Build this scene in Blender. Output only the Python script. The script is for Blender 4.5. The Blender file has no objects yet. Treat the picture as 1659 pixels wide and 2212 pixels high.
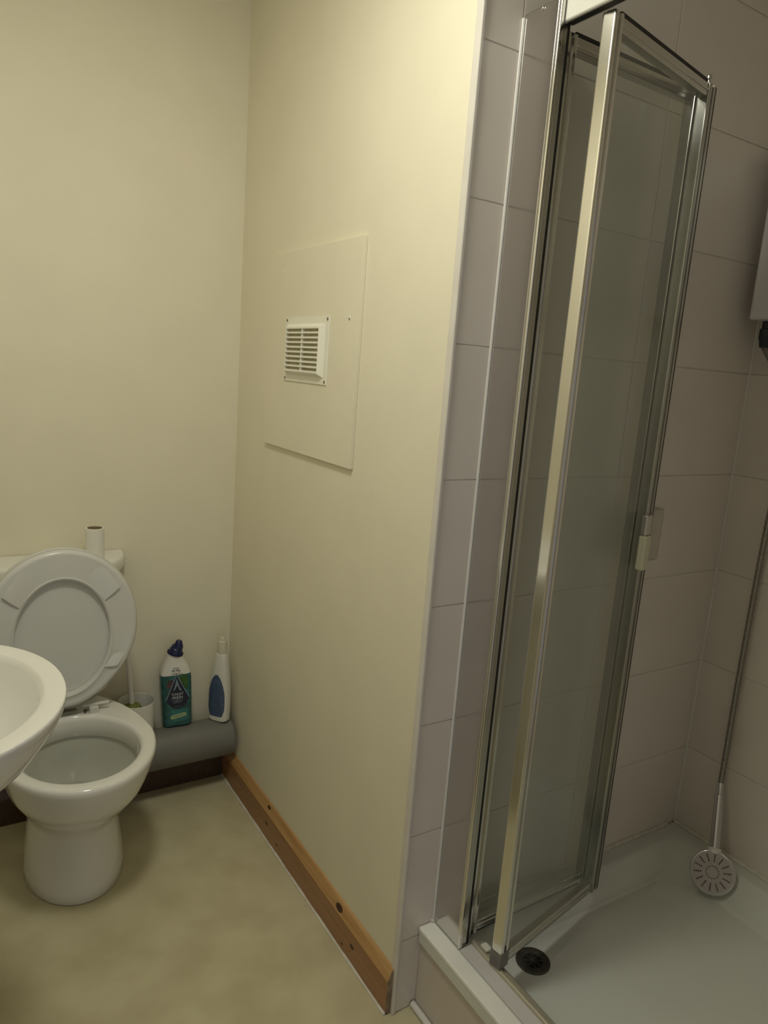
import bpy, bmesh, math, random
from mathutils import Vector, Matrix
random.seed(4)
S = bpy.context.scene
COL = S.collection
PI = math.pi

# ------------------------------------------------------------------ camera
cam_d = bpy.data.cameras.new('camera'); cam = bpy.data.objects.new('camera', cam_d); COL.objects.link(cam)
yaw, pitch, roll, FPX = 0.568195270, -0.194280471, 0.0757073188, 1567.6979
fw = Vector((math.sin(yaw)*math.cos(pitch), math.cos(yaw)*math.cos(pitch), math.sin(pitch)))
r0 = Vector((math.cos(yaw), -math.sin(yaw), 0)); u0 = r0.cross(fw)
rt = math.cos(roll)*r0 + math.sin(roll)*u0; up = -math.sin(roll)*r0 + math.cos(roll)*u0
M = Matrix((rt, up, -fw)).transposed().to_4x4(); M.translation = Vector((-0.8063, -2.1401, 1.3736))
cam.matrix_world = M
cam_d.sensor_fit = 'HORIZONTAL'; cam_d.sensor_width = 36; cam_d.lens = FPX/1659*36
cam_d.clip_start = 0.02
S.camera = cam

# ------------------------------------------------------------------ world, lamp, exposure
W = bpy.data.worlds.new('world'); S.world = W; W.use_nodes = True
W.node_tree.nodes['Background'].inputs[0].default_value = (0.72, 0.78, 1.0, 1)
W.node_tree.nodes['Background'].inputs[1].default_value = 0.6
S.view_settings.view_transform = 'Standard'; S.view_settings.look = 'None'
S.view_settings.gamma = 1; S.view_settings.use_curve_mapping = False
S.view_settings.exposure = -0.08

LAMP = Vector((-0.58, -1.16, 2.30))   # flush round ceiling light, out of frame
ld = bpy.data.lights.new('ceiling_light', 'AREA'); ld.shape = 'DISK'; ld.size = 0.26; ld.energy = 6.9; ld.color = (1.0, 0.985, 0.87)
lo = bpy.data.objects.new('ceiling_light', ld); lo.location = LAMP; COL.objects.link(lo)
gd = bpy.data.lights.new('ceiling_fill', 'POINT'); gd.energy = 4.7; gd.color = (1.0, 0.985, 0.86); gd.shadow_soft_size = 0.07   # sideways fill added to brighten the upper corner, not a separate lamp
go = bpy.data.objects.new('ceiling_fill', gd); go.location = LAMP - Vector((0, 0, 0.09)); COL.objects.link(go)

# ------------------------------------------------------------------ helpers
def mat(name, col, rough=0.5, metal=0.0, var=0.0, vscale=20.0, bump=0.0, bscale=200.0, coat=0.0, spec=0.5, col2=None, detail=4):
    m = bpy.data.materials.new(name); m.use_nodes = True
    nt = m.node_tree; b = nt.nodes['Principled BSDF']
    b.inputs['Base Color'].default_value = (*col, 1); b.inputs['Roughness'].default_value = rough
    b.inputs['Metallic'].default_value = metal; b.inputs['Coat Weight'].default_value = coat
    b.inputs['Specular IOR Level'].default_value = spec
    tc = nt.nodes.new('ShaderNodeTexCoord')
    if var or col2:
        n = nt.nodes.new('ShaderNodeTexNoise'); n.inputs['Scale'].default_value = vscale; n.inputs['Detail'].default_value = detail
        nt.links.new(tc.outputs['Object'], n.inputs['Vector'])
        r = nt.nodes.new('ShaderNodeValToRGB')
        c2 = col2 or tuple(c*(1-var) for c in col)
        r.color_ramp.elements[0].position = 0.36; r.color_ramp.elements[0].color = (*c2, 1)
        r.color_ramp.elements[1].position = 0.64; r.color_ramp.elements[1].color = (*col, 1)
        nt.links.new(n.outputs['Fac'], r.inputs['Fac']); nt.links.new(r.outputs['Color'], b.inputs['Base Color'])
    if bump:
        n2 = nt.nodes.new('ShaderNodeTexNoise'); n2.inputs['Scale'].default_value = bscale; n2.inputs['Detail'].default_value = 3
        nt.links.new(tc.outputs['Object'], n2.inputs['Vector'])
        bp = nt.nodes.new('ShaderNodeBump'); bp.inputs['Strength'].default_value = bump; bp.inputs['Distance'].default_value = 0.002
        nt.links.new(n2.outputs['Fac'], bp.inputs['Height']); nt.links.new(bp.outputs['Normal'], b.inputs['Normal'])
    return m

def wood_mat(name, c1, c2):
    m = bpy.data.materials.new(name); m.use_nodes = True
    nt = m.node_tree; b = nt.nodes['Principled BSDF']; b.inputs['Roughness'].default_value = 0.42
    tc = nt.nodes.new('ShaderNodeTexCoord'); mp = nt.nodes.new('ShaderNodeMapping')
    mp.inputs['Scale'].default_value = (40, 2.2, 40)
    n = nt.nodes.new('ShaderNodeTexNoise'); n.inputs['Scale'].default_value = 2.0; n.inputs['Detail'].default_value = 6
    r = nt.nodes.new('ShaderNodeValToRGB')
    r.color_ramp.elements[0].position = 0.35; r.color_ramp.elements[0].color = (*c2, 1)
    r.color_ramp.elements[1].position = 0.65; r.color_ramp.elements[1].color = (*c1, 1)
    nt.links.new(tc.outputs['Object'], mp.inputs['Vector']); nt.links.new(mp.outputs['Vector'], n.inputs['Vector'])
    nt.links.new(n.outputs['Fac'], r.inputs['Fac']); nt.links.new(r.outputs['Color'], b.inputs['Base Color'])
    return m

def glass_mat(name, tint, film, filmcol):
    m = bpy.data.materials.new(name); m.use_nodes = True
    nt = m.node_tree; nt.nodes.remove(nt.nodes['Principled BSDF']); out = nt.nodes['Material Output']
    t = nt.nodes.new('ShaderNodeBsdfTransparent'); t.inputs[0].default_value = (*tint, 1)
    d = nt.nodes.new('ShaderNodeBsdfDiffuse'); d.inputs[0].default_value = (*filmcol, 1)
    g = nt.nodes.new('ShaderNodeBsdfGlossy'); g.inputs['Roughness'].default_value = 0.06
    lw = nt.nodes.new('ShaderNodeLayerWeight'); lw.inputs['Blend'].default_value = 0.5
    pw_ = nt.nodes.new('ShaderNodeMath'); pw_.operation = 'POWER'; pw_.inputs[1].default_value = 5
    f = nt.nodes.new('ShaderNodeMath'); f.operation = 'MULTIPLY_ADD'; f.inputs[1].default_value = 0.9; f.inputs[2].default_value = 0.035
    nt.links.new(lw.outputs['Facing'], pw_.inputs[0]); nt.links.new(pw_.outputs[0], f.inputs[0])
    a = nt.nodes.new('ShaderNodeMixShader'); a.inputs[0].default_value = film
    c = nt.nodes.new('ShaderNodeMixShader')
    nt.links.new(t.outputs[0], a.inputs[1]); nt.links.new(d.outputs[0], a.inputs[2])
    nt.links.new(f.outputs[0], c.inputs[0]); nt.links.new(a.outputs[0], c.inputs[1]); nt.links.new(g.outputs[0], c.inputs[2])
    nt.links.new(c.outputs[0], out.inputs[0])
    return m

def root_of(o):
    while o.parent: o = o.parent
    return o

def face_normals_on_flats(me):
    """big flat faces keep their own normal, so narrow bevels do not bend reflections"""
    if len(me.polygons) > 3000: return
    big = {}; small = {}
    for p in me.polygons:
        for v in p.vertices:
            if v not in big or p.area > big[v].area: big[v] = p
            small[v] = min(small.get(v, 1e9), p.area)
    cn = [tuple(c.vector) for c in me.corner_normals]; ch = False
    for p in me.polygons:
        for li, v in zip(p.loop_indices, p.vertices):
            q = big[v]
            if q.area > 6*small[v] and q.normal.dot(p.normal) > 0.75: cn[li] = tuple(q.normal); ch = True
    if ch: me.normals_split_custom_set(cn)

def obj(name, bm, m, parent=None, smooth=38, kind=None, label=None):
    """Link a bmesh (built in world coordinates) as one mesh object."""
    me = bpy.data.meshes.new(name)
    bmesh.ops.recalc_face_normals(bm, faces=bm.faces[:])
    if parent:
        o = root_of(parent).location
        bmesh.ops.translate(bm, verts=bm.verts[:], vec=-o)
    bm.to_mesh(me); bm.free()
    if smooth:
        for p in me.polygons: p.use_smooth = True
        me.set_sharp_from_angle(angle=math.radians(smooth))
        face_normals_on_flats(me)
    me.materials.append(m)
    ob = bpy.data.objects.new(name, me); COL.objects.link(ob)
    if parent: ob.parent = parent
    if kind: ob['kind'] = kind
    if label: ob['label'] = label
    return ob

def struct(name, bm, m, smooth=38, parent=None):
    return obj(name, bm, m, parent, smooth, None if parent else 'structure')

def thing(name, label, cat, loc):
    o = bpy.data.objects.new(name, None); COL.objects.link(o); o.location = loc; o.empty_display_size = 0.05
    o['label'] = label; o['category'] = cat
    return o

def NB(): return bmesh.new()

def merge(bm, t):
    me = bpy.data.meshes.new('t'); t.to_mesh(me); t.free(); bm.from_mesh(me); bpy.data.meshes.remove(me)

def box(bm, lo, hi, bev=0.0, seg=2, X=None):
    t = bmesh.new(); bmesh.ops.create_cube(t, size=1)
    lo = Vector(lo); hi = Vector(hi); c = (lo+hi)/2; s = hi-lo
    for v in t.verts: v.co = Vector((v.co.x*s.x, v.co.y*s.y, v.co.z*s.z)) + c
    if bev: bmesh.ops.bevel(t, geom=t.edges[:], offset=bev, segments=seg, profile=0.5, affect='EDGES', clamp_overlap=True)
    if X is not None: t.transform(X)
    merge(bm, t); return bm

def loft(bm, rings, cap0=True, cap1=True, closed=True):
    vs = [[bm.verts.new(p) for p in r] for r in rings]
    n = len(vs[0])
    for a, b in zip(vs, vs[1:]):
        for i in range(n if closed else n-1):
            j = (i+1) % n
            bm.faces.new((a[i], a[j], b[j], b[i]))
    if cap0: bm.faces.new(vs[0][::-1])
    if cap1: bm.faces.new(vs[-1])
    return bm

def lathe(bm, prof, X=None, n=40, cap0=True, cap1=True):
    X = X or Matrix.Identity(4)
    rings = [[X @ Vector((r*math.cos(2*PI*i/n), r*math.sin(2*PI*i/n), z)) for i in range(n)] for r, z in prof]
    return loft(bm, rings, cap0, cap1)

def tube(bm, pts, rad, n=14):
    pts = [Vector(p) for p in pts]
    rings = []; ref = None
    for i, p in enumerate(pts):
        d = (pts[min(i+1, len(pts)-1)] - pts[max(i-1, 0)]).normalized()
        if ref is None:
            ref = d.orthogonal().normalized()
        ref = (ref - d*ref.dot(d)).normalized(); b = d.cross(ref)
        r = rad(i) if callable(rad) else rad
        rings.append([p + r*(math.cos(2*PI*k/n)*ref + math.sin(2*PI*k/n)*b) for k in range(n)])
    return loft(bm, rings)

def sup(cx, cy, a, b, n, z, N=64, ymax=None, xmin=None):
    out = []
    for i in range(N):
        t = 2*PI*i/N; c, s = math.cos(t), math.sin(t)
        x = cx + a*math.copysign(abs(c)**(2/n), c); y = cy + b*math.copysign(abs(s)**(2/n), s)
        if ymax is not None: y = min(y, ymax)
        if xmin is not None: x = max(x, xmin)
        out.append(Vector((x, y, z)))
    return out

def rrect(x0, x1, y0, y1, r, z, k=6):
    out = []
    for cx, cy, a0 in ((x1-r, y1-r, 0), (x0+r, y1-r, 90), (x0+r, y0+r, 180), (x1-r, y0+r, 270)):
        for i in range(k+1):
            a = math.radians(a0 + 90*i/k); out.append(Vector((cx+r*math.cos(a), cy+r*math.sin(a), z)))
    return out

def extrude_profile(bm, prof, y0, y1):
    """closed (x,z) profile swept along y"""
    return loft(bm, [[Vector((x, y0, z)) for x, z in prof], [Vector((x, y1, z)) for x, z in prof]])

def poly_prism(bm, pts, X, depth):
    """2-D outline -> prism: local xy outline, local z from 0 to depth"""
    return loft(bm, [[X @ Vector((x, y, 0)) for x, y in pts], [X @ Vector((x, y, depth)) for x, y in pts]])

def text_bm(s, size, X, ext=0.0002, align='CENTER'):
    cu = bpy.data.curves.new('t', 'FONT'); cu.body = s; cu.size = size; cu.extrude = ext
    cu.align_x = align; cu.align_y = 'CENTER'; cu.resolution_u = 2
    o = bpy.data.objects.new('t', cu); COL.objects.link(o)
    dg = bpy.context.evaluated_depsgraph_get(); me = bpy.data.meshes.new_from_object(o.evaluated_get(dg))
    bm = bmesh.new(); bm.from_mesh(me); bm.transform(X)
    bpy.data.objects.remove(o); bpy.data.meshes.remove(me); bpy.data.curves.remove(cu)
    return bm

# ------------------------------------------------------------------ materials
M_wall = mat('cream_paint', (0.80, 0.75, 0.585), 0.62, var=0.03, vscale=6, bump=0.10, bscale=160)
M_ceil = mat('ceiling_paint', (0.80, 0.78, 0.70), 0.8, var=0.02, bump=0.08)
M_floor = mat('vinyl', (0.61, 0.555, 0.365), 0.5, vscale=9, col2=(0.525, 0.47, 0.295), bump=0.05, bscale=300, detail=9)
M_grout = mat('grout', (0.66, 0.61, 0.55), 0.9, var=0.1)
M_tile = mat('tile_glaze', (0.74, 0.68, 0.615), 0.22, var=0.04, vscale=5, coat=0.1)
M_riser = mat('plinth_panel', (0.62, 0.56, 0.49), 0.35, var=0.05, vscale=7)
M_trimw = mat('white_bead', (0.74, 0.72, 0.68), 0.35, var=0.05)
M_trimc = mat('corner_bead', (0.70, 0.66, 0.60), 0.5, var=0.06)
M_caulk = mat('caulk', (0.74, 0.70, 0.60), 0.6, var=0.15, vscale=60)
M_pine = wood_mat('pine_face', (0.37, 0.195, 0.088), (0.31, 0.155, 0.066))
M_pine2 = wood_mat('pine_moulding', (0.56, 0.34, 0.145), (0.44, 0.24, 0.09))
M_raw = mat('raw_pine_end', (0.34, 0.25, 0.165), 0.9, var=0.35, vscale=60)
M_knot = mat('knot', (0.07, 0.03, 0.015), 0.5, var=0.3, vscale=200)
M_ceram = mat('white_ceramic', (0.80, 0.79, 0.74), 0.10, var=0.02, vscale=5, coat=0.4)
M_seat = mat('seat_plastic', (0.66, 0.66, 0.62), 0.25, var=0.02, vscale=8)
M_tray = mat('tray_acrylic', (0.66, 0.675, 0.61), 0.22, var=0.04, vscale=6)
M_cap_w = mat('rim_white', (0.86, 0.86, 0.80), 0.3, var=0.02)
M_sill = mat('sill_grey_white', (0.62, 0.60, 0.58), 0.35, var=0.04)
M_shadepine = wood_mat('shaded_skirting', (0.075, 0.04, 0.022), (0.05, 0.027, 0.015))  # dark stain, with the shade under the pipe put into the colour
M_chrome = mat('polished_aluminium', (0.74, 0.73, 0.70), 0.13, metal=1.0, var=0.04, vscale=4)
M_alu = mat('satin_aluminium', (0.62, 0.61, 0.58), 0.24, metal=1.0, var=0.06, vscale=4)
M_bead = mat('anodised_bead', (0.66, 0.62, 0.50), 0.42, metal=0.7, var=0.05)
M_stile2 = mat('dark_aluminium', (0.44, 0.44, 0.42), 0.22, metal=1.0, var=0.08, vscale=5)  # darker aluminium for the fold end stiles
M_chan = mat('channel_aluminium', (0.64, 0.62, 0.60), 0.16, metal=1.0, var=0.03, vscale=4)
M_seal = mat('black_seal', (0.018, 0.017, 0.014), 0.6, var=0.2)
M_glass = glass_mat('tinted_glass', (0.988, 0.996, 0.978), 0.08, (0.54, 0.56, 0.45))
M_fascia = mat('rail_reflection_white', (0.80, 0.79, 0.72), 0.2, var=0.02, coat=0.3)  # on the head rail, white stands in for the lit wall reflected in chrome
M_plast = mat('white_plastic', (0.78, 0.77, 0.70), 0.35, var=0.03)
M_vent = mat('vent_plastic', (0.84, 0.82, 0.70), 0.4, var=0.02)
M_ventback = mat('vent_back', (0.60, 0.55, 0.36), 0.9, var=0.2)
M_screw = mat('screw_steel', (0.30, 0.27, 0.22), 0.4, metal=0.8, var=0.2)
M_pipe = mat('grey_pvc', (0.185, 0.18, 0.16), 0.42, var=0.08, vscale=10)
M_card = mat('brown_card', (0.30, 0.23, 0.13), 0.9, var=0.15, vscale=60)
M_paper = mat('tissue_paper', (0.82, 0.80, 0.72), 0.95, var=0.04, bump=0.3)
M_bodyw = mat('bottle_white', (0.72, 0.71, 0.64), 0.35, var=0.03)
M_teal = mat('teal_print', (0.035, 0.135, 0.135), 0.3, vscale=55, col2=(0.022, 0.085, 0.082))
M_teal2 = mat('bright_teal_print', (0.04, 0.20, 0.195), 0.3, var=0.25, vscale=90)
M_leaf = mat('leaf_print', (0.05, 0.15, 0.03), 0.35, var=0.5, vscale=140)
M_berry = mat('berry_print', (0.12, 0.05, 0.07), 0.35, var=0.5, vscale=120)
M_navy = mat('navy_print', (0.012, 0.014, 0.045), 0.3, var=0.2, vscale=60)
M_silver = mat('silver_print', (0.25, 0.35, 0.42), 0.3, var=0.35, vscale=150)
M_cap = mat('navy_cap', (0.010, 0.014, 0.07), 0.3, var=0.1)
M_ink = mat('white_ink', (0.62, 0.64, 0.64), 0.5, var=0.05)
M_inkd = mat('dark_ink', (0.03, 0.05, 0.04), 0.5, var=0.05)
M_lime = mat('lime_print', (0.42, 0.52, 0.26), 0.4, var=0.1)
M_bluel = mat('blue_label', (0.075, 0.115, 0.20), 0.35, var=0.25, vscale=70)
M_clear = mat('milky_cap', (0.62, 0.58, 0.46), 0.25, var=0.04)
M_green = mat('green_bristle', (0.20, 0.22, 0.06), 0.8, var=0.4, vscale=90)
M_hose = mat('hose_steel', (0.36, 0.34, 0.31), 0.3, metal=0.9, var=0.3, vscale=300)
M_chr2 = mat('chrome_plastic', (0.66, 0.66, 0.70), 0.10, metal=1.0, var=0.04)
M_face = mat('grey_spray_face', (0.46, 0.42, 0.41), 0.45, var=0.05)
M_noz = mat('dark_nozzle', (0.06, 0.05, 0.05), 0.6, var=0.1)
M_unit = mat('unit_white', (0.72, 0.70, 0.71), 0.4, var=0.02)
M_nut = mat('dark_blue_nut', (0.012, 0.022, 0.035), 0.4, var=0.2)
M_waste = mat('bronze_waste', (0.075, 0.07, 0.055), 0.45, metal=0.3, var=0.4, vscale=220)
M_hole = mat('waste_hole', (0.008, 0.008, 0.007), 0.9, var=0.2)
M_hinge = mat('hinge_grey', (0.36, 0.35, 0.31), 0.35, metal=0.4, var=0.25, vscale=120)
M_stain = mat('hinge_rust', (0.10, 0.07, 0.04), 0.7, var=0.4, vscale=150)
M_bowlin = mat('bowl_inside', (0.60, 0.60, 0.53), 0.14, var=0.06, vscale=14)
M_water = mat('water', (0.40, 0.42, 0.36), 0.05, var=0.05)

# ------------------------------------------------------------------ room shell
XL, XR, YE, YN, ZC = -1.08, 0.916, -1.064, -2.75, 2.36
fl = struct('floor', box(NB(), (XL, YN, -0.05), (1.02, 0.0, 0.0)), M_floor)
struct('ceiling', box(NB(), (XL-.06, YN-.06, ZC), (1.02, 0.06, ZC+0.05)), M_ceil)
struct('wall_back', box(NB(), (XL-.06, 0.0, -0.05), (0.06, 0.06, ZC)), M_wall)
struct('wall_left', box(NB(), (XL-.06, YN, -0.05), (XL, 0.0, ZC)), M_wall)
struct('wall_right', box(NB(), (0.0, -1.052, -0.05), (0.06, 0.0, ZC)), M_wall)
# wall behind the camera, with the open doorway the picture is taken from
b = NB(); box(b, (XL-.06, YN-.06, -0.05), (-1.02, YN, ZC)); box(b, (-0.22, YN-.06, -0.05), (1.02, YN, ZC)); box(b, (-1.02, YN-.06, 2.0), (-0.22, YN, ZC))
struct('wall_front', b, M_wall)
aw = struct('wall_alcove', box(NB(), (0.0, -1.0624, -0.05), (1.02, -1.052, ZC)), M_grout)
rw = struct('wall_tiled', box(NB(), (XR+0.0016, YN, -0.05), (1.02, -1.0624, ZC)), M_grout)
nw = struct('wall_near', box(NB(), (0.05, -2.02, -0.05), (XR+0.0025, -1.93, ZC)), M_tile)

# tiles 400 x 250 mm, each one an object
ZJ = [0.0, 0.1787] + [0.1787+0.2497*k for k in range(1, 9)] + [ZC]
tile_mesh = {}
def tile(parent, axis, a0, a1, z0, z1):
    w, h = a1-a0-0.0020, z1-z0-0.0020
    key = (axis, round(w, 4), round(h, 4))
    if key not in tile_mesh:
        t = NB()
        if axis == 'x': box(t, (-w/2, 0, -h/2), (w/2, 0.006, h/2), 0.0013, 2)
        else: box(t, (-0.006, -w/2, -h/2), (0, w/2, h/2), 0.0013, 2)
        o = obj('tile', t, M_tile, None); tile_mesh[key] = o.data
    else:
        o = bpy.data.objects.new('tile', tile_mesh[key]); COL.objects.link(o)
    o.parent = parent
    j = random.uniform(-0.0004, 0.0004)
    o.location = ((a0+a1)/2, YE+j, (z0+z1)/2) if axis == 'x' else (XR+0.006+j, (a0+a1)/2, (z0+z1)/2)
XJ = [0.0015, 0.088, 0.488, XR]
for i in range(len(XJ)-1):
    for k in range(len(ZJ)-1): tile(aw, 'x', XJ[i], XJ[i+1], ZJ[k], ZJ[k+1])
YJ = [YE-0.001, -1.465, -1.865]
for i in range(len(YJ)-1):
    for k in range(len(ZJ)-1): tile(rw, 'y', YJ[i+1], YJ[i], ZJ[k], ZJ[k+1])

struct('trim_1', box(NB(), (-0.003, YE-0.004, 0.0), (0.0055, -1.050, ZC), 0.0025, 3), M_trimc)          # corner tile bead
struct('wall_plinth', box(NB(), (0.058, -1.93, 0.0), (0.07, YE-0.0006, 0.168), 0.001, 1), M_riser)       # panel below the tray
b = NB(); tube(b, [(0.050, YE-0.004-0.05*i, 0.007) for i in range(17)], 0.0075, 10); struct('trim_2', b, M_trimw)
b = NB(); tube(b, [(0.080+0.04*i, YE-0.002, 0.202) for i in range(21)], 0.005, 8); struct('trim_3', b, M_caulk)
b = NB(); tube(b, [(XR-0.003, YE-0.004-0.04*i, 0.202) for i in range(21)], 0.005, 8); struct('trim_4', b, M_caulk)

b = NB(); tube(b, [(XR-0.001, YE-0.001, 0.20+0.2*i) for i in range(11)], 0.0035, 8); struct('trim_6', b, M_trimw)
# pine skirting: flat face and sloped moulding on top
def skirt_profile(x):   # x: wall surface, board grows to -x
    lower = [(x, 0.0), (x-0.016, 0.0), (x-0.016, 0.0765), (x-0.0145, 0.079), (x, 0.079)]
    upper = [(x, 0.079), (x-0.0145, 0.079), (x-0.0160, 0.0815), (x-0.0155, 0.085), (x-0.008, 0.1045), (x-0.0055, 0.1085), (x-0.002, 0.110), (x, 0.110)]
    return lower, upper
lowp, uppp = skirt_profile(0.0)
b = NB(); extrude_profile(b, lowp, -1.0585, 0.0); sk = struct('baseboard_right', b, M_pine)
b = NB(); extrude_profile(b, uppp, -1.0585, 0.0); obj('moulding', b, M_pine2, sk)
b = NB(); extrude_profile(b, [(0, 0.001), (-0.0158, 0.001), (-0.0158, 0.084), (-0.0078, 0.1040), (-0.002, 0.1094), (0, 0.1094)], -1.0600, -1.0584); obj('cut_end', b, M_raw, sk)
def knot(x, y, z, ry, rz, nx, parent):
    t = NB(); bmesh.ops.create_uvsphere(t, u_segments=16, v_segments=8, radius=1)
    for v in t.verts: v.co = Vector((v.co.x*0.0005, v.co.y*ry, v.co.z*rz))
    t.transform(Matrix.Translation((x, y, z)) @ Matrix.Rotation(nx, 4, 'Y')); obj('knot', t, M_knot, parent)
for y, z, ry, rz in ((-0.395, 0.052, 0.010, 0.004), (-0.47, 0.030, 0.007, 0.003), (-0.905, 0.047, 0.009, 0.006), (-0.86, 0.020, 0.006, 0.003)):
    knot(-0.0161, y, z, ry, rz, 0, sk)
knot(-0.0118, -0.83, 0.0945, 0.016, 0.0085, 0.37, sk)
knot(-0.0095, -0.395, 0.101, 0.010, 0.0045, 0.37, sk)
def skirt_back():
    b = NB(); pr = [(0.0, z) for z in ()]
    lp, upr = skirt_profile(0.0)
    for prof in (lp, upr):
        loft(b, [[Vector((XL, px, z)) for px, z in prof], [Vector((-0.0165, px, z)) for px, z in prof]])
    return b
struct('baseboard_back', skirt_back(), M_shadepine)
b = NB(); tube(b, [(-0.0175, -0.02-0.052*i, 0.002) for i in range(21)], lambda i: 0.0038+0.0012*math.sin(i*2.3), 8); struct('trim_5', b, M_caulk)

# ------------------------------------------------------------------ access panel and vent on the partition
t = thing('access_panel', 'cream painted rectangular access panel screwed to the wall around the vent', 'panel', (0, -0.485, 1.147))
obj('board', box(NB(), (-0.009, -0.734, 1.147), (-0.0002, -0.238, 1.648), 0.0012, 2), M_wall, t)
def screw(parent, x, y, z, r=0.004, m=None):
    b = NB(); X = Matrix.Translation((x, y, z)) @ Matrix.Rotation(-PI/2, 4, 'Y')
    lathe(b, [(r, -0.001), (r, 0.0006), (r*0.8, 0.0011), (r*0.3, 0.0009), (0.0003, 0.0004)], X, 14); obj('screw', b, m or M_screw, parent)
screw(t, -0.0091, -0.325, 1.598, 0.0035, M_wall); screw(t, -0.0091, -0.690, 1.478, 0.005, M_plast); screw(t, -0.0091, -0.300, 1.180, 0.0035, M_wall)
screw(t, -0.0102, -0.692, 1.476, 0.0018)

VY0, VY1, VZ0, VZ1 = -0.5985, -0.3575, 1.3250, 1.4840
t = thing('air_vent', 'white plastic louvred vent grille with nine slots on the access panel', 'vent', (-0.009, (VY0+VY1)/2, VZ0))
xb = -0.0092
def rr(x, y0, y1, z0, z1): return [Vector((x, y0, z0)), Vector((x, y1, z0)), Vector((x, y1, z1)), Vector((x, y0, z1))]
b = NB(); i1, i2, hh = 0.0165, 0.0275, 0.014
outer = rr(xb, VY0, VY1, VZ0, VZ1); o2 = rr(xb-0.0022, VY0+.0006, VY1-.0006, VZ0+.0006, VZ1-.0006)
a1 = rr(xb-0.0022, VY0+i1, VY1-i1, VZ0+i1, VZ1-i1); a2 = rr(xb-hh, VY0+i2, VY1-i2, VZ0+i2*0.9, VZ1-i2*0.9)
a3 = rr(xb-hh, VY0+i2+.002, VY1-i2-.002, VZ0+i2*0.9+.002, VZ1-i2*0.9-.002); a4 = rr(xb-0.001, VY0+i2+.002, VY1-i2-.002, VZ0+i2*0.9+.002, VZ1-i2*0.9-.002)
loft(b, [outer, o2, a1, a2, a3, a4], False, False); obj('frame', b, M_vent, t, smooth=0)
obj('back_plate', box(NB(), (xb-0.0045, VY0+i2, VZ0+i2*.9), (xb-0.0002, VY1-i2, VZ1-i2*.9)), M_ventback, t)
zl0, zl1 = VZ0+i2*.9+.001, VZ1-i2*.9-.001
sl_me = None; pitch_l = (zl1-zl0)/9.35
for k in range(10):
    zc = zl0 + 0.0017 + k*(zl1-zl0-0.0034)/9
    if sl_me is None:
        b = NB(); ym = (VY0+VY1)/2; hw = (VY1-VY0)/2-i2-.0022
        pr = [(xb-hh-0.0004, -0.0018), (xb-hh-0.0004, 0.0018), (xb-0.006, 0.0044), (xb-0.006, 0.0028)]
        loft(b, [[Vector((x, ym-hw, zc+z)) for x, z in pr], [Vector((x, ym+hw, zc+z)) for x, z in pr]])
        s0 = obj('slat', b, M_vent, t, smooth=0); sl_me = s0.data; z00 = zc
    else:
        s = s0.copy(); COL.objects.link(s); s.location.z = zc - z00
obj('mullion', box(NB(), (xb-hh+0.0005, (VY0+VY1)/2-0.0022, zl0), (xb-0.002, (VY0+VY1)/2+0.0022, zl1)), M_vent, t)
for y in (VY0+.008, VY1-.008):
    for z in (VZ0+.007, VZ1-.007): screw(t, xb-0.0022, y, z, 0.0038)

# ------------------------------------------------------------------ shower tray
t = thing('shower_tray', 'white raised shower tray with deep basin beside the tiled wall', 'shower tray', (0.48, -1.48, 0.17))
TX0, TX1, TY0, TY1 = 0.050, XR-0.001, -1.928, YE-0.001
b = NB()
R = [rrect(TX0, TX1, TY0, TY1, .004, .166), rrect(TX0, TX1, TY0, TY1, .004, .190), rrect(TX0+.001, TX1-.002, TY0+.002, TY1-.001, .004, .1975), rrect(TX0+.003, TX1-.004, TY0+.006, TY1-.002, .005, .1995),
     rrect(.138, TX1-.035, TY0+.06, TY1-.035, .05, .199), rrect(.150, TX1-.050, TY0+.075, TY1-.050, .06, .192), rrect(.163, TX1-.075, TY0+.095, TY1-.075, .07, .160),
     rrect(.170, TX1-.090, TY0+.11, TY1-.082, .08, .140), rrect(.186, TX1-.11, TY0+.14, TY1-.092, .08, .1335), rrect(.215, TX1-.2, TY0+.25, TY1-.12, .06, .1330)]
loft(b, R, False, True); obj('basin', b, M_tray, t, smooth=50)
obj('rim_cap', box(NB(), (0.0490, TY0, 0.190), (0.0874, TY1, 0.2012), 0.003, 3), M_cap_w, t)
w = NB(); X = Matrix.Translation((0.266, -1.200, 0.1335))
lathe(w, [(0.0375, -0.001), (0.0375, 0.002), (0.035, 0.0042), (0.028, 0.0036), (0.0215, 0.0015), (0.0205, 0.0013)], X, 40, False, False)
wa = obj('waste', w, M_waste, t)
w = NB(); lathe(w, [(0.0206, 0.0008), (0.0203, 0.0011)], X, 32); obj('hole', w, M_hole, wa)
w = NB()
for k in range(4): box(w, (-0.0205, -0.0013, 0.0012), (0.0205, 0.0013, 0.0030), 0.0004, 1, X @ Matrix.Rotation(k*PI/4+.25, 4, 'Z'))
lathe(w, [(0.005, 0.0012), (0.005, 0.0034), (0.003, 0.0036)], X, 16); lathe(w, [(0.0105, 0.0012), (0.0105, 0.0030), (0.0090, 0.0030), (0.0090, 0.0012)], X, 24, False, False)
obj('grate', w, M_waste, wa)

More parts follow.
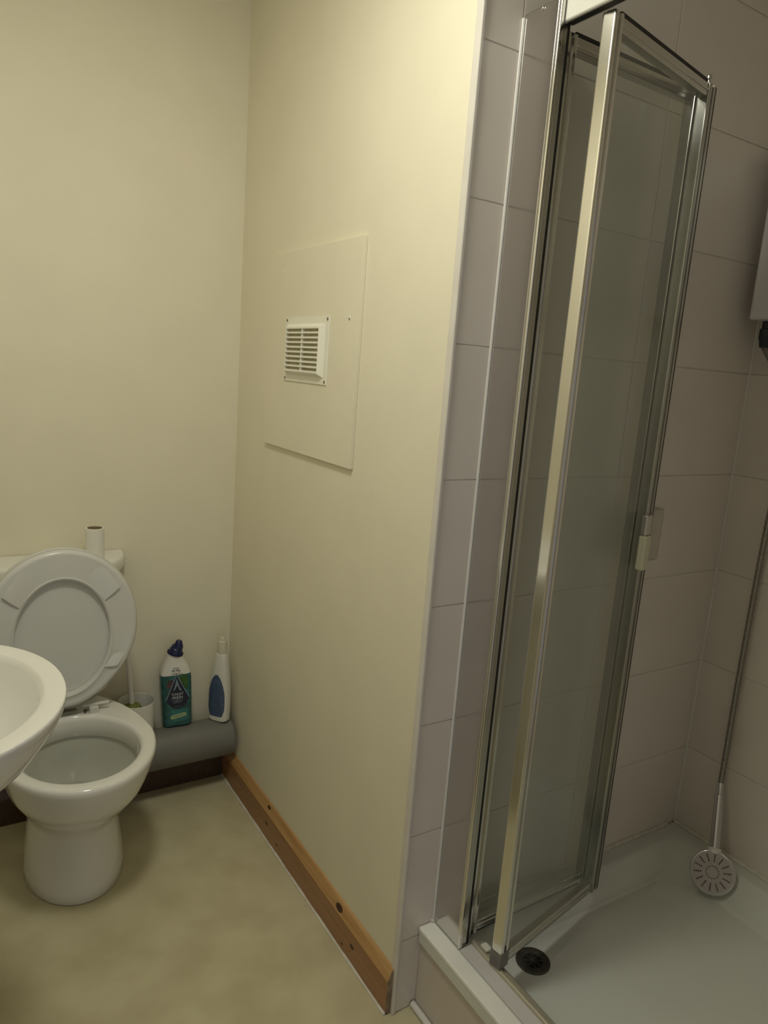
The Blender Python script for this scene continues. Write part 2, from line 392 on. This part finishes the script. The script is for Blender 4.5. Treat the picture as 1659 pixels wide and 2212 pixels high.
# ------------------------------------------------------------------ shower enclosure with folded bifold door
t = thing('shower_door', 'folded bifold glass shower door with polished metal frame on the tray', 'shower door', (0.11, -1.10, 0.2))
ch = obj('wall_channel', box(NB(), (0.088, -1.1515, 0.2005), (0.111, -1.0648, 1.985), 0.0035, 3), M_chan, t)
jl = obj('jamb_edge', box(NB(), (0.0870, -1.1580, 0.2006), (0.0965, -1.1500, 1.985), 0.0035, 4), M_chrome, t)
b = NB(); tube(b, [(0.0865, -1.0665, 0.204+0.1*i) for i in range(18)] + [(0.0865, -1.0665, 1.978)], 0.0030, 8); obj('sealant', b, M_trimw, t)
obj('jamb_seal', box(NB(), (0.1085, -1.1515, 0.2006), (0.1165, -1.1420, 1.955), 0.0005, 1), M_seal, t)
obj('jamb_insert', box(NB(), (0.0965, -1.1545, 0.2006), (0.1080, -1.1500, 1.955), 0.001, 2), M_alu, t)
b = NB(); lathe(b, [(.004, 0), (.0038, .0012), (.0025, .0026), (.0005, .0032)], Matrix.Translation((.0880, -1.112, 1.979)) @ Matrix.Rotation(-PI/2, 4, 'Y'), 14, True, True); obj('screw', b, M_chr2, t)  # domed stud added to give the lamp glint, not a real screw
# head rail and threshold along the opening
hr = obj('head_rail', box(NB(), (0.098, -1.928, 1.948), (0.122, -1.152, 1.990), 0.003, 3), M_fascia, t)
obj('rail_slot', box(NB(), (0.104, -1.926, 1.9468), (0.116, -1.156, 1.9485), 0.0004, 1), M_seal, hr)
b = NB(); extrude_profile(b, [(0.1185, 0.2003), (0.1185, 0.2050), (0.120, 0.2090), (0.1225, 0.2105), (0.1265, 0.2105), (0.1285, 0.2090), (0.1300, 0.2040), (0.139, 0.2030), (0.139, 0.2003)], -1.927, -1.158)
th = obj('threshold', b, M_bead, t)
b = NB(); extrude_profile(b, [(0.0885, 0.2003), (0.0885, 0.2022), (0.090, 0.2030), (0.1182, 0.2045), (0.1182, 0.2003)], -1.927, -1.159); obj('sill_strip', b, M_sill, t)
for y in (-1.182, -1.212):
    obj('roller', box(NB(), (0.131, y-.012, 0.2035), (0.147, y+.010, 0.2105), 0.003, 2), M_plast, t)

def leaf(S0, S1, name):
    """one door leaf: glass with stiles, rails and rubber seals; local x along the leaf"""
    S0 = Vector(S0); S1 = Vector(S1); d = (S1-S0); L = d.length; a = math.atan2(d.y, d.x)
    X = Matrix.Translation((S0.x, S0.y, 0)) @ Matrix.Rotation(a, 4, 'Z')
    z0, z1 = 0.212, 1.944; w, hd = 0.027, 0.0125
    g = obj(name, box(NB(), (w*.6, -0.0025, z0+.016), (L-w*.6, 0.0025, z1-.016), 0, 1, X), M_glass, t)
    for u in (0, L-w):
        b = NB()
        # stile section with two ribs and a groove, so highlights break into stripes
        prof = [(0, -hd+.004), (.0015, -hd+.001), (.004, -hd), (.009, -hd), (.0105, -hd+.006), (.0155, -hd+.006), (.017, -hd), (.023, -hd), (.0255, -hd+.001), (.027, -hd+.004),
                (.027, hd-.004), (.0255, hd-.001), (.023, hd), (.004, hd), (.0015, hd-.001), (0, hd-.004)]
        loft(b, [[X @ Vector((u+x, y, z0)) for x, y in prof], [X @ Vector((u+x, y, z1)) for x, y in prof]])
        obj('stile', b, M_chrome if u == 0 else M_stile2, g, smooth=25)
    for za, zb in ((z0, z0+.024), (z1-.024, z1)):
        b = NB(); box(b, (w, -.009, za), (L-w, .009, zb), 0.003, 2, X); box(b, (w, -.0105, za+.009), (L-w, .0105, za+.015), .001, 1, X); obj('rail', b, M_alu, g)
    b = NB()
    box(b, (w, -.004, z0-.008), (L-w, .004, z0+.001), 0.0005, 1, X); obj('bottom_seal', b, M_seal, g)
    b = NB(); box(b, (L-.001, -.0115, z0), (L+.0035, .0115, z1), .001, 1, X); obj('edge_seal', b, M_seal, g)
    b = NB(); box(b, (w, -.006, z1-.001), (L-w, .006, z1+.008), 0.0005, 1, X); obj('top_seal', b, M_seal, g)
    return g, X, L
l1, X1, L1 = leaf((0.1175, -1.1325), (0.496, -1.1250), 'hinged_leaf')
l2, X2, L2 = leaf((0.1180, -1.2330), (0.487, -1.1560), 'sliding_leaf')
# pivots and hinge hardware
for X, g, u in ((X1, l1, 0.0), (X2, l2, 0.0)):
    b = NB(); box(b, (u+.004, -.008, 1.944), (u+.024, .008, 1.9475), .001, 1, X); box(b, (u+.004, -.008, 0.2055), (u+.024, .008, 0.212), .001, 1, X); obj('pivot_block', b, M_seal, g)
b = NB(); box(b, (-.001, -.0135, 0.210), (.028, .0135, 0.247), .002, 2, X2); obj('stile_foot', b, mat('grey_foot', (0.22, 0.20, 0.19), 0.35, metal=0.6, var=0.2, vscale=80), l2)
b = NB(); tube(b, [(0.5010, -1.1395, 0.195), (0.5010, -1.1395, 1.952)], 0.0045, 12); obj('hinge_seal', b, M_seal, l2)
b = NB(); lathe(b, [(0.0035, 0), (0.0035, 0.022), (0.0055, 0.024), (0.0055, 0.029), (0.003, 0.032)], Matrix.Translation((0.5010, -1.1395, 1.944)), 16); obj('hinge_pin', b, M_alu, l2)
obj('handle_plate', box(NB(), (L2-.050, -.026, 1.074), (L2-.027, -.0125, 1.118), .003, 3, X2), M_alu, l2)
hp = obj('handle', box(NB(), (L2-.052, -.030, 1.000), (L2-.027, -.0125, 1.074), .004, 3, X2), mat('cream_handle', (0.62, 0.60, 0.42), 0.3, var=0.05), l2)
obj('handle', box(NB(), (L1+.020, -.016, 1.000), (L1+.072, .016, 1.118), .006, 3, X1), mat('clear_handle', (0.50, 0.45, 0.38), 0.2, var=0.05), l1)
obj('handle_bracket', box(NB(), (L1-.004, -.010, 1.03), (L1+.022, .012, 1.09), .002, 2, X1), M_alu, l1)

# ------------------------------------------------------------------ shower heater, hose and handset
t = thing('shower_heater', 'white box shaped electric shower unit on the tiled wall', 'shower unit', (XR, -1.20, 1.55))
b = NB(); box(b, (0.818, -1.325, 1.548), (XR+0.0002, -1.099, 1.92), .006, 4); obj('case', b, M_unit, t)
b = NB(); box(b, (0.8165, -1.300, 1.80), (0.8185, -1.126, 1.90), .001, 1); obj('control_panel', b, M_fascia, t)
b = NB(); lathe(b, [(0.012, 0.002), (0.012, -0.016), (0.016, -0.018), (0.016, -0.040), (0.014, -0.043), (0.011, -0.060)], Matrix.Translation((0.868, -1.119, 1.548)), 8); obj('outlet_nut', b, M_nut, t)

t = thing('shower_handset', 'chrome shower handset resting in the tray corner on its grey hose', 'shower head', (0.83, -1.24, 0.14))
H = Vector((0.820, -1.2485, 0.198)); T = Vector((0.893, -1.188, 0.392))
ax = (T-H).normalized(); nrm = (Vector((-0.8063, -2.1401, 1.3736))-H).normalized()
nrm = (nrm - 0.75*ax*nrm.dot(ax)).normalized(); rx = ax.cross(nrm).normalized(); ay = nrm.cross(rx)
XH = Matrix((rx, ay, nrm)).transposed().to_4x4(); XH.translation = H
hd_ = NB(); lathe(hd_, [(0.012, -0.022), (0.030, -0.018), (0.048, -0.008), (0.053, -0.001), (0.0535, 0.003), (0.051, 0.006), (0.049, 0.0065)], XH, 48); ho = obj('head', hd_, M_chr2, t)
f = NB(); lathe(f, [(0.0490, 0.004), (0.0490, 0.0075), (0.046, 0.0085), (0.016, 0.0090), (0.0003, 0.0092)], XH, 48); fo = obj('spray_face', f, M_face, ho)
nz = NB()
def dot(b, x, y, r=.0018): lathe(b, [(r, 0.0080), (r, 0.0102), (r*.6, 0.0106)], XH @ Matrix.Translation((x, y, 0)), 6)
for k in range(14):
    a = 2*PI*(k+.35)/14
    for rr_ in (.0270, .0318, .0366, .0410): dot(nz, rr_*math.cos(a), rr_*math.sin(a))
for k in range(16): dot(nz, .0145*math.cos(2*PI*k/16), .0145*math.sin(2*PI*k/16), .0015)
obj('nozzles', nz, M_noz, ho, kind='stuff')
st = H + ax*0.050 - nrm*0.008
b = NB(); n = 12; tube(b, [st + (T-st)*(i/n)*0.80 for i in range(n+1)], lambda i: 0.0125-0.0022*abs(i/n-.45), 16); obj('grip', b, M_chr2, t)
b = NB(); lathe(b, [(0.017, -0.004), (0.0175, 0.004), (0.014, 0.008)], Matrix.Translation(st) @ ax.to_track_quat('Z', 'Y').to_matrix().to_4x4(), 20); obj('collar', b, M_plast, t)
P0 = st + (T-st)*0.80
b = NB(); tube(b, [P0, P0+(T-P0)*.12, P0+(T-P0)*.14, T], lambda i: (0.0115, 0.0115, 0.0095, 0.0085)[i], 16); obj('hose_nut', b, M_chr2, t)
# hose: hangs down the tiled wall from the heater, ribbed metal
hp_ = []
ctrl = [T, Vector((0.898, -1.185, 0.46)), Vector((0.8985, -1.183, 0.62)), Vector((0.8985, -1.183, 0.85)), Vector((0.8985, -1.185, 1.06)), Vector((0.898, -1.192, 1.24)), Vector((0.890, -1.190, 1.38)), Vector((0.876, -1.140, 1.455)), Vector((0.868, -1.119, 1.49))]
def catmull(c, m=26):
    out = []; c = [c[0]*2-c[1]] + c + [c[-1]*2-c[-2]]
    for i in range(1, len(c)-2):
        for j in range(m):
            u = j/m; p0, p1, p2, p3 = c[i-1:i+3]
            out.append(0.5*((2*p1)+(p2-p0)*u+(2*p0-5*p1+4*p2-p3)*u*u+(3*p1-p0-3*p2+p3)*u**3))
    return out + [c[-2]]
pts = catmull(ctrl)
b = NB(); tube(b, pts, lambda i: 0.0074 if i % 2 else 0.0066, 12); obj('hose', b, M_hose, t, smooth=0)

# ------------------------------------------------------------------ toilet
TX = -0.530
t = thing('toilet', 'white close coupled ceramic toilet with lid and seat raised', 'toilet', (TX, -0.3, 0))
TP = TX + 0.012
def egg(z, hw, yf, yb, hb, n=72):
    """smooth egg: superellipse front, squarer tapering back"""
    out = []; yc = yf + (yb-yf)*0.46
    for i in range(n):
        a = 2*PI*i/n; c, s = math.cos(a), math.sin(a)
        if s <= 0: x, y = hw*c, yc+(yc-yf)*s
        else:
            x = math.copysign(abs(c)**0.62, c); y = s**0.80
            x = x*(hw+(hb-hw)*y**1.5); y = yc+(yb-yc)*y
        out.append(Vector((TP+x, y, z)))
    return out
b = NB()
rings = [egg(0.0, .120, -.432, -.06, .08), egg(.004, .1235, -.436, -.06, .08), egg(.03, .123, -.434, -.06, .08), egg(.075, .119, -.426, -.06, .08), egg(.125, .113, -.417, -.06, .08),
         egg(.165, .110, -.417, -.06, .08), egg(.195, .112, -.428, -.06, .08), egg(.220, .121, -.455, -.06, .085), egg(.255, .142, -.500, -.06, .09), egg(.295, .161, -.537, -.06, .10), egg(.325, .1705, -.554, -.06, .11),
         egg(.352, .178, -.566, -.06, .115), egg(.380, .184, -.575, -.06, .12), egg(.392, .185, -.577, -.06, .121), egg(.398, .183, -.574, -.062, .12), egg(.4005, .178, -.568, -.066, .116)]
loft(b, rings, True, False)
def ring_in(z, hw, yf, yb, n=72):
    yc = (yf+yb)/2
    return [Vector((TP+hw*math.cos(2*PI*i/n), yc+(yb-yf)/2*math.sin(2*PI*i/n), z)) for i in range(n)]
top = [ring_in(.4010, .150, -.545, -.200), ring_in(.398, .143, -.538, -.207), ring_in(.388, .140, -.534, -.210), ring_in(.345, .139, -.533, -.212), ring_in(.340, .144, -.538, -.206)]
loft(b, [rings[-1]] + top, False, False)
bmesh.ops.remove_doubles(b, verts=b.verts[:], dist=1e-6)
pan = obj('pan', b, M_ceram, t, smooth=60)
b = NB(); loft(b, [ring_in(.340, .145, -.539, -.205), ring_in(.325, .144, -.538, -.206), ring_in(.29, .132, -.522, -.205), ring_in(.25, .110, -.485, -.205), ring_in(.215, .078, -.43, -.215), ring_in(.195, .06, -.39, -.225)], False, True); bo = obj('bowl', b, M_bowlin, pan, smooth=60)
b = NB(); loft(b, [ring_in(.2130, .074, -.425, -.217), ring_in(.2132, .050, -.39, -.24)], True, True); obj('water', b, M_water, pan)
# cistern with bow front
def bow(z, hw, dep, n=40, y0=-0.003, r=0.02):
    out = [Vector((TX-hw, y0, z))]
    for i in range(n+1):
        u = -1+2*i/n; uu = math.copysign(1-(1-abs(u))**1.25, u)
        y = -dep*(1-abs(uu)**2.8)**0.62
        out.append(Vector((TX+hw*uu, min(y, y0-0.001), z)))
    out.append(Vector((TX+hw, y0, z)))
    return out
b = NB(); loft(b, [bow(.40, .150, .125), bow(.41, .158, .135), bow(.55, .166, .142), bow(.70, .172, .148), bow(.762, .174, .150)]); obj('cistern', b, M_ceram, t, smooth=50)
b = NB(); loft(b, [bow(.760, .188, .156), bow(.762, .194, .163), bow(.775, .1965, .166), bow(.790, .196, .165), bow(.797, .192, .161), bow(.800, .185, .154)]); obj('cistern_lid', b, M_ceram, t, smooth=50)
b = NB(); box(b, (TX-.11, -.20, .37), (TX+.11, -.06, .3995), .01, 3); obj('deck', b, M_ceram, t)
# raised seat and lid; local plane: u across, v up the lid, leaning a little back
SH = Vector((TX, -0.188, 0.418)); lean = math.radians(2.0)
def SP(u, v, wv=0): return SH + Vector((u, -wv*math.cos(lean)+v*math.sin(lean), v*math.cos(lean)+wv*math.sin(lean)))
SL = 0.440
def seat_out(k, n=96):     # outer outline: round top, squared-off base
    out = []
    for i in range(n):
        a = 2*PI*i/n; c, s = math.cos(a), math.sin(a)
        if s >= 0: x, y = .186*c, .235+.205*s
        else:
            x = math.copysign(abs(c)**.80, c)*(.186-.065*(-s)**2.0); y = .235-.222*(-s)**.88
        out.append((x, y))
    cx, cy = 0, .23
    return [(cx+(x-cx)*(1-k/.186), cy+(y-cy)*(1-k/.205)) for x, y in out]
def seat_in(k, n=96):
    return [((.115+k)*math.cos(2*PI*i/n), .207+(.155+k)*math.sin(2*PI*i/n)) for i in range(n)]
def ring3(pts, wv): return [SP(x, y, wv) for x, y in pts]
b = NB(); loft(b, [ring3(seat_out(0), .016), ring3(seat_out(-.001), .024), ring3(seat_out(.003), .030), ring3(seat_out(.010), .033), ring3(seat_out(.016), .031), ring3(seat_in(.012), .031), ring3(seat_in(.006), .034), ring3(seat_in(.001), .031), ring3(seat_in(0), .016)], False, False)
loft(b, [ring3(seat_in(0), .016), ring3(seat_out(0), .016)], False, False); bmesh.ops.remove_doubles(b, verts=b.verts[:], dist=1e-6)
se = obj('seat', b, M_seat, t, smooth=50)
b = NB(); loft(b, [ring3(seat_out(-.003), 0.0), ring3(seat_out(-.004), .006), ring3(seat_out(-.002), .013), ring3(seat_out(.006), .0145)]); obj('seat_lid', b, M_seat, t, smooth=50)
def rib(ang, s, rm_=.86, ln=.085):
    """ramped buffer under the seat: rises towards its lower edge and ends in a step"""
    c, sn = math.cos(ang), math.sin(ang); up_ = 1
    def pt(rad, off): # rad 0..1 from inner to outer edge
        xi, yi = .117*c, .207+.157*sn; xo, yo = .178*c, .230+.196*sn
        x, y = xi+(xo-xi)*rad, yi+(yo-yi)*rad
        tx, ty = -sn*s, c*s
        return x+tx*off, y+ty*off
    b = NB(); P = lambda r_, o_, w_: SP(*pt(r_, o_), w_)
    r1 = [P(.10, ln, .0300), P(.10, .006, .0345), P(.10, .001, .0345), P(.10, -.001, .0300)]
    r2 = [P(rm_, ln, .0295), P(rm_, .006, .0385), P(rm_, .001, .0385), P(rm_, -.001, .0300)]
    rm = [P(rm_*.58, ln, .0306), P(rm_*.58, .006, .0385), P(rm_*.58, .001, .0385), P(rm_*.58, -.001, .0312)]
    loft(b, [r1, rm, r2]); obj('buffer', b, M_seat, se, smooth=20)
for ang, s in ((math.radians(34), 1), (math.radians(146), -1)): rib(ang, s)
for ang, s in ((math.radians(-36), 1), (math.radians(216), -1)): rib(ang, s, .74, .045)
b = NB()
box(b, (TX-.10, -.198, .4005), (TX+.035, -.178, .412), .003, 2); obj('hinge_bar', b, M_hinge, t)
for x in (TX+.075, TX-.075):
    b = NB(); box(b, (x-.012, -.212, .400), (x+.012, -.176, .418), .003, 2); tube(b, [(x-.028, -.196, .421), (x+.040, -.196, .421)], .0045, 10); obj('hinge', b, M_seat, t)
    b = NB(); lathe(b, [(.0055, 0), (.0055, .0015), (.0008, .0018)], Matrix.Translation((x-.022, -.205, .4105)) @ Matrix.Rotation(PI/2, 4, 'X'), 12); obj('hinge_bolt', b, M_stain, t)

# toilet roll core on the cistern
t = thing('toilet_roll', 'nearly finished white toilet roll standing on the cistern lid', 'toilet roll', (-0.432, -0.075, .8))
X = Matrix.Translation((-0.427, -0.070, .8002))
b = NB(); lathe(b, [(.0195, .001), (.0245, 0), (.0250, .004), (.0250, .081), (.0245, .0835), (.0205, .0840), (.0205, .0835)], X, 40, False, False); obj('paper', b, M_paper, t)
b = NB(); lathe(b, [(.0205, .0838), (.0196, .0838), (.0195, .002), (.0203, .001)], X, 40, False, False); obj('card_core', b, M_card, t)

# ------------------------------------------------------------------ soil pipe along the back wall
PY, PZ, PR = -0.069, 0.173, 0.062
t = thing('soil_pipe', 'thick grey plastic soil pipe running along the skirting behind the toilet', 'pipe', (-0.23, PY, PZ-PR))
RX = Matrix.Rotation(PI/2, 4, 'Y')
b = NB(); lathe(b, [(PR, 0), (PR, .412)], Matrix.Translation((-0.430, PY, PZ)) @ RX, 56); obj('pipe', b, M_pipe, t)
b = NB(); lathe(b, [(PR+.001, 0), (PR+.006, .004), (PR+.006, .052), (PR+.001, .056)], Matrix.Translation((-0.428, PY, PZ)) @ RX, 48, False, False); obj('socket', b, M_pipe, t)

# brush in its cup
BX, BY = -0.310, -0.068; BZ = PZ+PR+.0005
t = thing('toilet_brush_holder', 'white plastic toilet brush cup standing on the grey pipe', 'brush holder', (BX, BY, BZ))
b = NB(); X = Matrix.Translation((BX, BY, BZ))
lathe(b, [(.040, 0), (.047, .003), (.050, .010), (.0525, .085), (.0535, .110), (.0520, .112), (.0505, .110), (.0495, .085), (.045, .008)], X, 48, True, True); obj('cup', b, M_plast, t)
t = thing('toilet_brush', 'toilet brush with white handle and green bristles in the cup', 'brush', (BX, BY, BZ+.012))
d0 = Vector((BX-.012, BY-.004, BZ+.075)); d1 = Vector((-0.352, -0.080, .66))
b = NB(); tube(b, [d0+(d1-d0)*k/10 for k in range(11)], lambda i: .0078 + (.004*(i > 8)), 14); obj('handle', b, M_plast, t)
b = NB(); e = (d1-d0).normalized(); X = Matrix.Translation(d0-e*.055) @ e.to_track_quat('Z', 'Y').to_matrix().to_4x4()
lathe(b, [(.012, 0), (.026, .006), (.030, .02), (.030, .060), (.024, .078), (.008, .088)], X, 20); obj('bristles', b, M_green, t)

# ------------------------------------------------------------------ toilet cleaner bottle
CB = Vector((-0.180, -0.047, BZ + 0.0024)); ROTB = math.radians(-8)
t = thing('cleaner_bottle', 'teal toilet cleaner bottle with angled navy cap standing on the grey pipe', 'bottle', CB)
XB = Matrix.Translation(CB) @ Matrix.Rotation(ROTB, 4, 'Z') @ Matrix.Rotation(math.radians(-3), 4, 'Y')
def bring(hw, hd, z, n=4.6, dx=0): return [XB @ Vector((p.x+dx, p.y, p.z)) for p in sup(0, 0, hw, hd, n, z, 40)]
body = [(.036, .022, 0), (.0415, .026, .003), (.0435, .0275, .012), (.0440, .028, .06), (.0455, .028, .110), (.0465, .028, .155), (.0450, .0275, .172)]
b = NB(); loft(b, [bring(w_, d_, z_) for w_, d_, z_ in body], True, False)
obj('sleeve', b, M_teal, t)
sh = [(.0450, .0275, .172), (.0430, .0265, .182), (.0385, .024, .195), (.0310, .0205, .209), (.0250, .018, .222), (.0220, .0165, .230), (.0210, .016, .236)]
b = NB(); loft(b, [bring(w_, d_, z_, 4.6 - 1.9*min(1, (z_-.172)/.03)) for w_, d_, z_ in sh], False, True); obj('shoulder', b, M_bodyw, t)
# angled duck-neck cap
capX = XB @ Matrix.Translation((0.001, 0, .230)) @ Matrix.Rotation(math.radians(17), 4, 'Y') @ Matrix.Diagonal((1, 1, .80, 1))
b = NB(); lathe(b, [(.0225, 0), (.0235, .003), (.0225, .010), (.0200, .014), (.0195, .022), (.0165, .026), (.0155, .034)], capX, 24)
nk = capX @ Matrix.Translation((.004, 0, .028)) @ Matrix.Rotation(math.radians(-4), 4, 'Y')
lathe(b, [(.0150, 0), (.0140, .012), (.0110, .018), (.0095, .026), (.0070, .029)], nk, 20)
for k in range(14):
    a = 2*PI*k/14; box(b, (.0215, -.0012, .001), (.0245, .0012, .012), .0005, 1, capX @ Matrix.Rotation(a, 4, 'Z'))
obj('cap', b, M_cap, t)
# printed front: outlines laid on the flat front face (local x right, local z up, towards -y)
def front(y): return XB @ Matrix(((1, 0, 0, 0), (0, 0, -1, y), (0, 1, 0, 0), (0, 0, 0, 1)))
F1, F2, F3, F4 = front(-.0279), front(-.0286), front(-.0290), front(-.0294)
def prt(name, pts, X, m, d=.0004): b = NB(); poly_prism(b, pts, X, d); obj(name, b, m, t, smooth=0)
prt('label', [(-.030, .016), (.030, .016), (.0305, .168), (.020, .172), (.006, .171), (-.012, .171), (-.0305, .171)], F1, M_teal, .0005)
prt('label', [(-.022, .060), (.030, .058), (.030, .020), (-.016, .018)], F2, M_teal2)
prt('label', [(.004, .150), (.030, .100), (.034, .075), (.034, .110), (.022, .140)], F2, M_teal2)
prt('leaf_print', [(.004, .148), (.010, .165), (.018, .176), (.022, .170), (.033, .168), (.030, .158), (.034, .150), (.030, .120), (.020, .126)], F2, M_leaf)
prt('berry_print', [(-.030, .146), (-.024, .158), (-.012, .158), (-.012, .140), (-.020, .132), (-.028, .134)], F2, M_berry)
prt('diamond', [(.000, .176), (.0365, .095), (.028, .080), (.024, .072), (.014, .066), (.002, .060), (-.012, .066), (-.022, .073), (-.027, .082), (-.0345, .093)], F3, M_navy)
prt('diamond_edge', [(.000, .1780), (.0012, .1735), (-.0325, .0935), (-.0352, .0925)], F4, M_silver)
prt('diamond_edge', [(.000, .1780), (-.0008, .1735), (.0345, .0950), (.0372, .0945)], F4, M_silver)
prt('sparkle_print', [(-.001, .163), (.003, .152), (.009, .131), (.015, .120), (.007, .122), (.001, .140), (-.005, .127), (-.013, .120), (-.007, .133), (-.003, .148)], F4, M_silver)
prt('banner', [(-.024, .034), (-.019, .041), (.022, .046), (.027, .039), (.022, .034), (-.018, .028)], F3, M_lime)
prt('banner_stripe', [(-.017, .0345), (-.017, .0360), (.021, .0405), (.021, .0390)], F4, M_teal2)
def txt(s, size, x, z, m, X=F4): 
    b = text_bm(s, size, X @ Matrix.Translation((x, z, .0003))); obj('lettering', b, m, t, smooth=0)
txt('TOILET', .0112, .0005, .1095, M_ink); txt('FRESH', .0118, .0005, .0985, M_ink)
for z, wd in ((.0905, .019), (.0875, .009), (.0845, .016), (.0815, .013)):
    prt('fine_print', [(-wd+.001, z), (wd, z+.0012), (wd, z+.0020), (-wd+.001, z+.0008)], F4, M_silver)
prt('fine_print', [(-.010, .0695), (0, .0675), (.010, .0700), (.010, .0708), (0, .0684), (-.010, .0703)], F4, M_silver)
FS = front(-.0262) @ Matrix.Translation((0, .1815, 0)) @ Matrix.Rotation(math.radians(-14), 4, 'X')
b = text_bm('99.9%', .0105, FS @ Matrix.Translation((-.001, .004, .0016))); obj('lettering', b, M_inkd, t, smooth=0)
prt('fine_print', [(-.014, -.005), (.014, -.005), (.014, -.0040), (-.014, -.0040)], FS @ Matrix.Translation((0, 0, .0014)), M_inkd)
prt('fine_print', [(-.009, .0115), (.009, .0115), (.009, .0128), (-.009, .0128)], FS @ Matrix.Translation((0, 0, .0014)), M_inkd)

# white squirt bottle seen edge on, blue label on its left side
SB = Vector((-0.052, -0.070, BZ))
t = thing('squirt_bottle', 'white bottle with blue label and milky cap in the wall corner', 'bottle', SB)
XS = Matrix.Translation(SB) @ Matrix.Rotation(math.radians(-52), 4, 'Z')
def sring(hw, hd, z, n=2.8, dx=0, dy=0): return [XS @ Vector((p.x+dx, p.y+dy, p.z)) for p in sup(0, 0, hw, hd, n, z, 40)]
prof = [(.030, .018, 0, 0), (.034, .021, .004, 0), (.0355, .0225, .05, 0), (.035, .0225, .10, .000), (.031, .0215, .14, .001), (.0255, .020, .175, .003), (.0205, .0185, .205, .004), (.0175, .0170, .222, .004), (.016, .0155, .226, .004)]
b = NB(); loft(b, [sring(w_, d_, z_, 2.8, dx_) for w_, d_, z_, dx_ in prof]); obj('body', b, M_bodyw, t)
def pw(z):
    for (w0, d0_, z0, _), (w1, d1_, z1, _) in zip(prof, prof[1:]):
        if z0 <= z <= z1: f_ = (z-z0)/(z1-z0); return w0+(w1-w0)*f_, d0_+(d1_-d0_)*f_
b = NB(); N = 14; g = []
for k in range(N+1):
    z = .018+.140*k/N; w_, d_ = pw(z); sc = math.sqrt(max(0.0, 1-(max(0, k/N-.45)/.56)**2)) * (min(1, .75+k/N*1.5)); row = []
    for q in range(9):
        x = (-1+2*q/8)*.82*w_*sc; y = -d_*(max(0, 1-abs(x/w_)**2.8))**(1/2.8) - .0006
        row.append(XS @ Vector((x, y, z)))
    g.append(row)
vs = [[b.verts.new(p) for p in r_] for r_ in g]
for r1_, r2_ in zip(vs, vs[1:]):
    for q in range(8): b.faces.new((r1_[q], r1_[q+1], r2_[q+1], r2_[q]))
obj('label', b, M_bluel, t)
b = NB(); X = XS @ Matrix.Translation((.004, 0, .226))
lathe(b, [(.0155, 0), (.0160, .002), (.0150, .030), (.0135, .038), (.0095, .041), (.0085, .050), (.0060, .053)], X, 28); obj('cap', b, M_clear, t)

# ------------------------------------------------------------------ wash basin on the left wall
t = thing('wash_basin', 'white oval ceramic wash basin projecting from the left wall', 'wash basin', (-0.87, -0.915, 0.0))
cx, cy = -0.866, -0.895; XW = XL+0.001
def wr(z, s, d=0, cxx=None): return sup((cx if cxx is None else cxx), cy, .239*s-d, .252*s-d, 2.06, z, 80, xmin=XW)
b = NB()
rings = [wr(.600, .42, 0, -.935), wr(.640, .55, 0, -.920), (wr(.690, .74, 0, -.895)), wr(.735, .88, 0, -.880), wr(.775, .955, 0, -.870), wr(.800, .988), wr(.8125, 1.0), wr(.8175, .999), wr(.8198, .992),
         wr(.820, 1, .030), wr(.818, 1, .036), wr(.808, 1, .041), wr(.780, 1, .050), wr(.740, 1, .070), wr(.710, 1, .10), wr(.695, 1, .14)]
loft(b, rings, True, True); obj('bowl', b, M_ceram, t, smooth=60)
b = NB(); loft(b, [sup(-.955, cy, .085, .10, 2.3, 0, 40, xmin=XW), sup(-.955, cy, .075, .085, 2.3, .08, 40, xmin=XW), sup(-.95, cy, .07, .075, 2.3, .45, 40, xmin=XW), sup(-.94, cy, .085, .09, 2.3, .605, 40, xmin=XW)]); obj('pedestal', b, M_ceram, t, smooth=60)
b = NB(); lathe(b, [(.021, 0), (.021, .003), (.015, .002), (.0005, .0015)], Matrix.Translation((-.90, cy, .6955)), 24); obj('waste', b, M_chr2, t)
